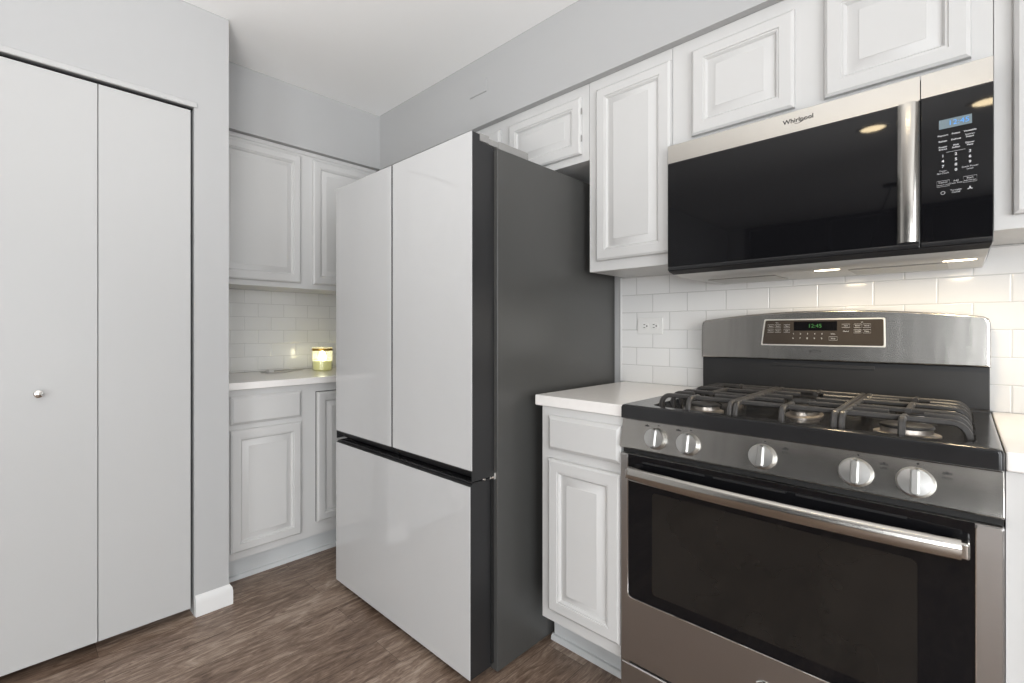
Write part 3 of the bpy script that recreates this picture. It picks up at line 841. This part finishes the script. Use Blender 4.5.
ho = hq.build('door_handle', 'steel', ddo); ho['label'] = 'wide vertical steel handle'
lg = MB().text('Whirlpool', 0.0175, (0.3815, MY - 0.0010, 1.7535), RX, UZ, bold=0.00028)
pts = []
for i in range(13):
    t = math.radians(205 + 150 * i / 12); pts.append((0.3855 + 0.0135 * math.cos(t), MY - 0.001, 1.7510 + 0.0068 * math.sin(t) + 0.0035 * math.cos(t)))
lg.tube(pts, 0.0005, 6)
lg.build('logo_lettering', 'letter_k', ddo)
# control side
cc = MB().box(0.6360, MX1, MY + 0.0015, -0.313, 1.3525, 1.780, 0.0015).build('control_panel', 'enamel', mw)
MB().box(0.6360, MX1, MY - 0.0005, MY + 0.004, 1.7215, 1.7805, 0.0008).build('panel_strip', 'steel', cc)
cg = MB().box(0.6362, MX1 - 0.0002, MY, MY + 0.0035, 1.366, 1.7195, 0.001).build('panel_glass', 'blackglass', cc)
MB().box(0.6362, MX1 - 0.0002, MY - 0.001, MY + 0.004, 1.3535, 1.3645, 0.002).build('panel_lip', 'enamel', cc)
MB().box(0.6678, 0.7227, MY - 0.0006, MY + 0.001, 1.6360, 1.6580).build('display', 'lcd', cg)
MB().text('12:45', 0.0165, (0.7010, MY - 0.0008, 1.6468), RX, UZ).build('display_digits', 'letter_blue', cg)
kp = MB(); yk = MY - 0.0005
cx_ = (0.6745, 0.6965, 0.7195)
rows = [(1.620, ('Popcorn', 'Potato', 'Vegetable')), (1.606, ('Reheat', 'Defrost', 'Steam')), (1.592, ('Frozen', 'Melt', 'Dinner'))]
for z, ts in rows:
    for x, t in zip(cx_, ts): kp.text(t, 0.0052, (x, yk, z), RX, UZ, bold=0.0001)
for x, t in zip(cx_[1:], ('Soften', 'Plate')): kp.text(t, 0.0052, (x, yk, 1.5865), RX, UZ, bold=0.0001)
kp.text('Entree', 0.0052, (cx_[0], yk, 1.5865), RX, UZ, bold=0.0001)
kp.text('Simmer', 0.0052, (cx_[2], yk, 1.6115), RX, UZ)
kp.box(0.680, 0.712, yk - 0.0002, yk, 1.5775, 1.5781)
for r_ in range(3):
    for c_ in range(3):
        kp.text(str(r_ * 3 + c_ + 1), 0.0088, (cx_[c_], yk, 1.570 - 0.0125 * r_ + (0.001 if c_ == 2 else 0)), RX, UZ, bold=0.0002)
kp.text('0', 0.0088, (cx_[1], yk, 1.5325), RX, UZ, bold=0.0002)
kp.text('Timer', 0.0052, (cx_[0], yk, 1.534), RX, UZ); kp.text('Set Clock', 0.0052, (cx_[0], yk, 1.5285), RX, UZ)
kp.text('Cook Power', 0.0052, (cx_[2], yk, 1.5355), RX, UZ); kp.text('Level', 0.0052, (cx_[2], yk, 1.530), RX, UZ)
kb = kp
outline(0.6640, 0.6855, 1.4965, 1.5105, yk); kp.text('Cancel', 0.0056, (cx_[0], yk, 1.5065), RX, UZ); kp.text('Control Lock', 0.0038, (cx_[0], yk, 1.5005), RX, UZ)
kp.text('Add', 0.0052, (cx_[1], yk, 1.5065), RX, UZ); kp.text('Cook Time', 0.0046, (cx_[1], yk, 1.501), RX, UZ)
outline(0.7085, 0.7305, 1.4985, 1.5125, yk); kp.text('Start', 0.0056, (cx_[2], yk, 1.5085), RX, UZ); kp.text('Add 30 Sec', 0.0042, (cx_[2], yk, 1.5025), RX, UZ)
kp.tube([(cx_[0] + 0.0036 * math.cos(t), yk, 1.481 + 0.0036 * math.sin(t)) for t in [2 * math.pi * i / 14 for i in range(14)]], 0.0005, 4, closed=True)
kp.text('Turntable', 0.0048, (cx_[1], yk, 1.4845), RX, UZ); kp.text('On/Off', 0.0048, (cx_[1], yk, 1.479), RX, UZ)
for q in range(3):
    a = math.radians(90 + 120 * q); kp.tube([(cx_[2], yk, 1.484), (cx_[2] + 0.0045 * math.cos(a), yk, 1.484 + 0.0045 * math.sin(a))], 0.0011, 5)
kp.build('keypad_lettering', 'letter_w', cg)
# vented pan underneath
def pan_loop(x0, x1, y0, y1, z): return [Vector((x0, y0, z)), Vector((x1, y0, z)), Vector((x1, y1, z)), Vector((x0, y1, z))]
MB().rings([pan_loop(MX0 + 0.002, MX1 - 0.002, -0.343, -0.004, 1.3518), pan_loop(MX0 + 0.004, MX1 - 0.003, -0.341, -0.004, 1.3475),
            pan_loop(MX0 + 0.014, MX1 - 0.006, -0.330, -0.006, 1.3395)]).build('vent_front', 'blackmetal', mw)
pn_o = MB().rings([pan_loop(MX0 + 0.015, MX1 - 0.007, -0.329, -0.006, 1.3394), pan_loop(MX0 + 0.030, MX1 - 0.008, -0.314, -0.010, 1.330),
                   pan_loop(MX0 + 0.055, MX1 - 0.012, -0.285, -0.020, 1.3235)]).build('vent_pan', 'pan', mw)
for x0, x1 in ((0.10, 0.30), (0.48, 0.68)):
    MB().box(x0, x1, -0.235, -0.075, 1.3205, 1.3233, 0.001).build('grease_filter', 'filter', pn_o)
for x in (0.455, 0.722):
    MB().lathe((x - 0.02, -0.262, 1.3233), (0, 0, -1), [(0.0001, 0), (0.015, 0), (0.015, 0.0006), (0.0001, 0.0006)], 20, 2.0, (1, 0, 0)).build('task_light', 'lamp_warm', pn_o)

for x in (0.435, 0.702):
    area('task_lamp', (x, -0.262, 1.3210), (0, 0, 0), (0.05, 0.02), 1.0, (1.0, 0.80, 0.52))

# ================================================================== small fixtures and things
ot = thing('power_outlet', (-0.214, 0, 1.13), 'white duplex power outlet on the tile beside the range', 'outlet')
pl = MB().box(-0.2685, -0.1595, -0.0065, -0.0003, 1.1325, 1.2010, 0.0025, 3).build('cover_plate', 'plastic_white', ot)
for cx0 in (-0.2345, -0.1935):
    rc = MB().lathe((cx0, -0.0065, 1.1668), (0, -1, 0), [(0.0001, 0), (0.0165, 0), (0.0165, 0.0018), (0.0155, 0.0024), (0.0001, 0.0024)], 24).build('receptacle', 'plastic_white', ot)
    sl = MB()
    for dz in (-0.0064, 0.0064): sl.box(cx0 - 0.0065, cx0 + 0.0015, -0.0093, -0.0088, 1.1668 + dz - 0.0013, 1.1668 + dz + 0.0013)
    sl.lathe((cx0 + 0.0085, -0.0088, 1.1668), (0, -1, 0), [(0.0001, 0), (0.003, 0), (0.003, 0.0005), (0.0001, 0.0005)], 10)
    sl.build('slots', 'black', rc)
o = MB().box(-0.9784, -0.8653, -0.3352, -0.3303, 2.2975, 2.3590, 0.0022, 3).build('blank_cover_plate', 'wall', None)
tag(o, 'blank painted cover plate on the soffit above the refrigerator', 'cover plate')

# jar with a light in it on the back counter
JX, JYY, JZ = -1.90, -0.652, 0.9112
jr = thing('glass_jar', (JX, JYY, JZ), 'glowing yellow-green glass jar with amber rim on back counter', 'candle jar')
JR = 0.058; JH = 0.139
MB().lathe((JX, JYY, JZ), (0, 0, 1), [(JR - 0.008, 0), (JR - 0.001, 0.004), (JR, 0.012), (JR, JH - 0.012), (JR - 0.002, JH - 0.002), (JR - 0.004, JH),
      (JR - 0.006, JH - 0.002), (JR - 0.006, 0.012), (JR - 0.012, 0.006), (0.001, 0.006)], 40).build('jar', 'jarglass', jr)
MB().lathe((JX, JYY, JZ + 0.0062), (0, 0, 1), [(JR - 0.013, 0), (JR - 0.0068, 0.006), (JR - 0.0068, 0.052), (JR - 0.010, 0.055), (0.001, 0.052)], 40).build('wax', 'wax', jr)
MB().tube([(JX + (JR + 0.001) * math.cos(t), JYY + (JR + 0.001) * math.sin(t), JZ + JH - 0.014) for t in [2 * math.pi * i / 36 for i in range(36)]], 0, sq=(0.002, 0.013), closed=True).build('rim_band', 'amber', jr)
MB().lathe((JX, JYY, JZ + 0.058), (0, 0, 1), [(0.001, 0), (0.011, 0.003), (0.0185, 0.014), (0.0195, 0.026), (0.0165, 0.040), (0.009, 0.052), (0.0005, 0.058)], 24).build('flame', 'flame', jr)
# cord lying in a loop
cd = thing('cord', (-2.0, -0.8, 0.911), 'pale cord in a loop with small switch on back counter', 'cord')
def spline(P, n=14):
    out = []
    for i in range(len(P) - 1):
        p0, p1, p2, p3 = [Vector(P[max(0, min(len(P) - 1, i + k))]) for k in (-1, 0, 1, 2)]
        for j in range(n):
            t = j / n
            out.append(0.5 * ((2 * p1) + (p2 - p0) * t + (2 * p0 - 5 * p1 + 4 * p2 - p3) * t * t + (3 * p1 - p0 - 3 * p2 + p3) * t ** 3))
    out.append(Vector(P[-1])); return out
cz = 0.9142
MB().tube(spline([(-2.05, -0.60, cz), (-2.078, -0.66, cz), (-2.07, -0.74, cz), (-2.06, -0.84, cz), (-2.05, -0.93, cz), (-1.99, -0.975, cz), (-1.93, -0.93, cz), (-1.935, -0.86, cz), (-1.985, -0.79, cz), (-2.03, -0.72, cz), (-2.075, -0.69, cz + 0.003)]), 0.0029, 8).build('cable', 'cord', cd)
MB().box(-2.00, -1.955, -0.945, -0.915, 0.9112, 0.926, 0.005, 3).build('switch', 'plastic_white', cd)

# recessed ceiling lights over the aisle (seen mirrored in the microwave glass)
for i, (x, y, lab) in enumerate(((0.30, -2.80, 'round recessed ceiling light mirrored in the microwave door'), (0.806, -2.80, 'round recessed ceiling light mirrored in the microwave keypad'))):
    cl = thing('ceiling_light', (x, y, CE), lab, 'ceiling light', 'recessed ceiling lights')
    MB().lathe((x, y, CE), (0, 0, -1), [(0.062, 0.0003), (0.088, 0.0003), (0.086, 0.004), (0.066, 0.007), (0.062, 0.004), (0.062, 0.0003)], 32, caps=False).build('trim_ring', 'trim', cl)
    MB().lathe((x, y, CE), (0, 0, -1), [(0.0001, 0.0004), (0.0615, 0.0004), (0.0615, 0.0018), (0.0001, 0.0018)], 32).build('lens', 'can_lens', cl)
# pendant lamp further back
pd = thing('pendant_lamp', (0.26, -4.48, CE), 'black pendant lamp on a slanted cord, mirrored in microwave', 'lamp')
MB().lathe((0.26, -4.48, CE), (0, 0, -1), [(0.0001, 0.0005), (0.06, 0.0005), (0.058, 0.02), (0.0001, 0.024)], 24).build('canopy', 'black', pd)
MB().tube([(0.26, -4.48, CE - 0.02), (0.16, -4.55, 2.18), (0.07, -4.6, 1.80)], 0.006, 8).build('cord', 'black', pd)
MB().lathe((0.07, -4.6, 1.80), (0, 0, -1), [(0.02, 0), (0.05, 0.03), (0.15, 0.16), (0.148, 0.16), (0.045, 0.032), (0.0001, 0.02)], 28).build('shade', 'black', pd)
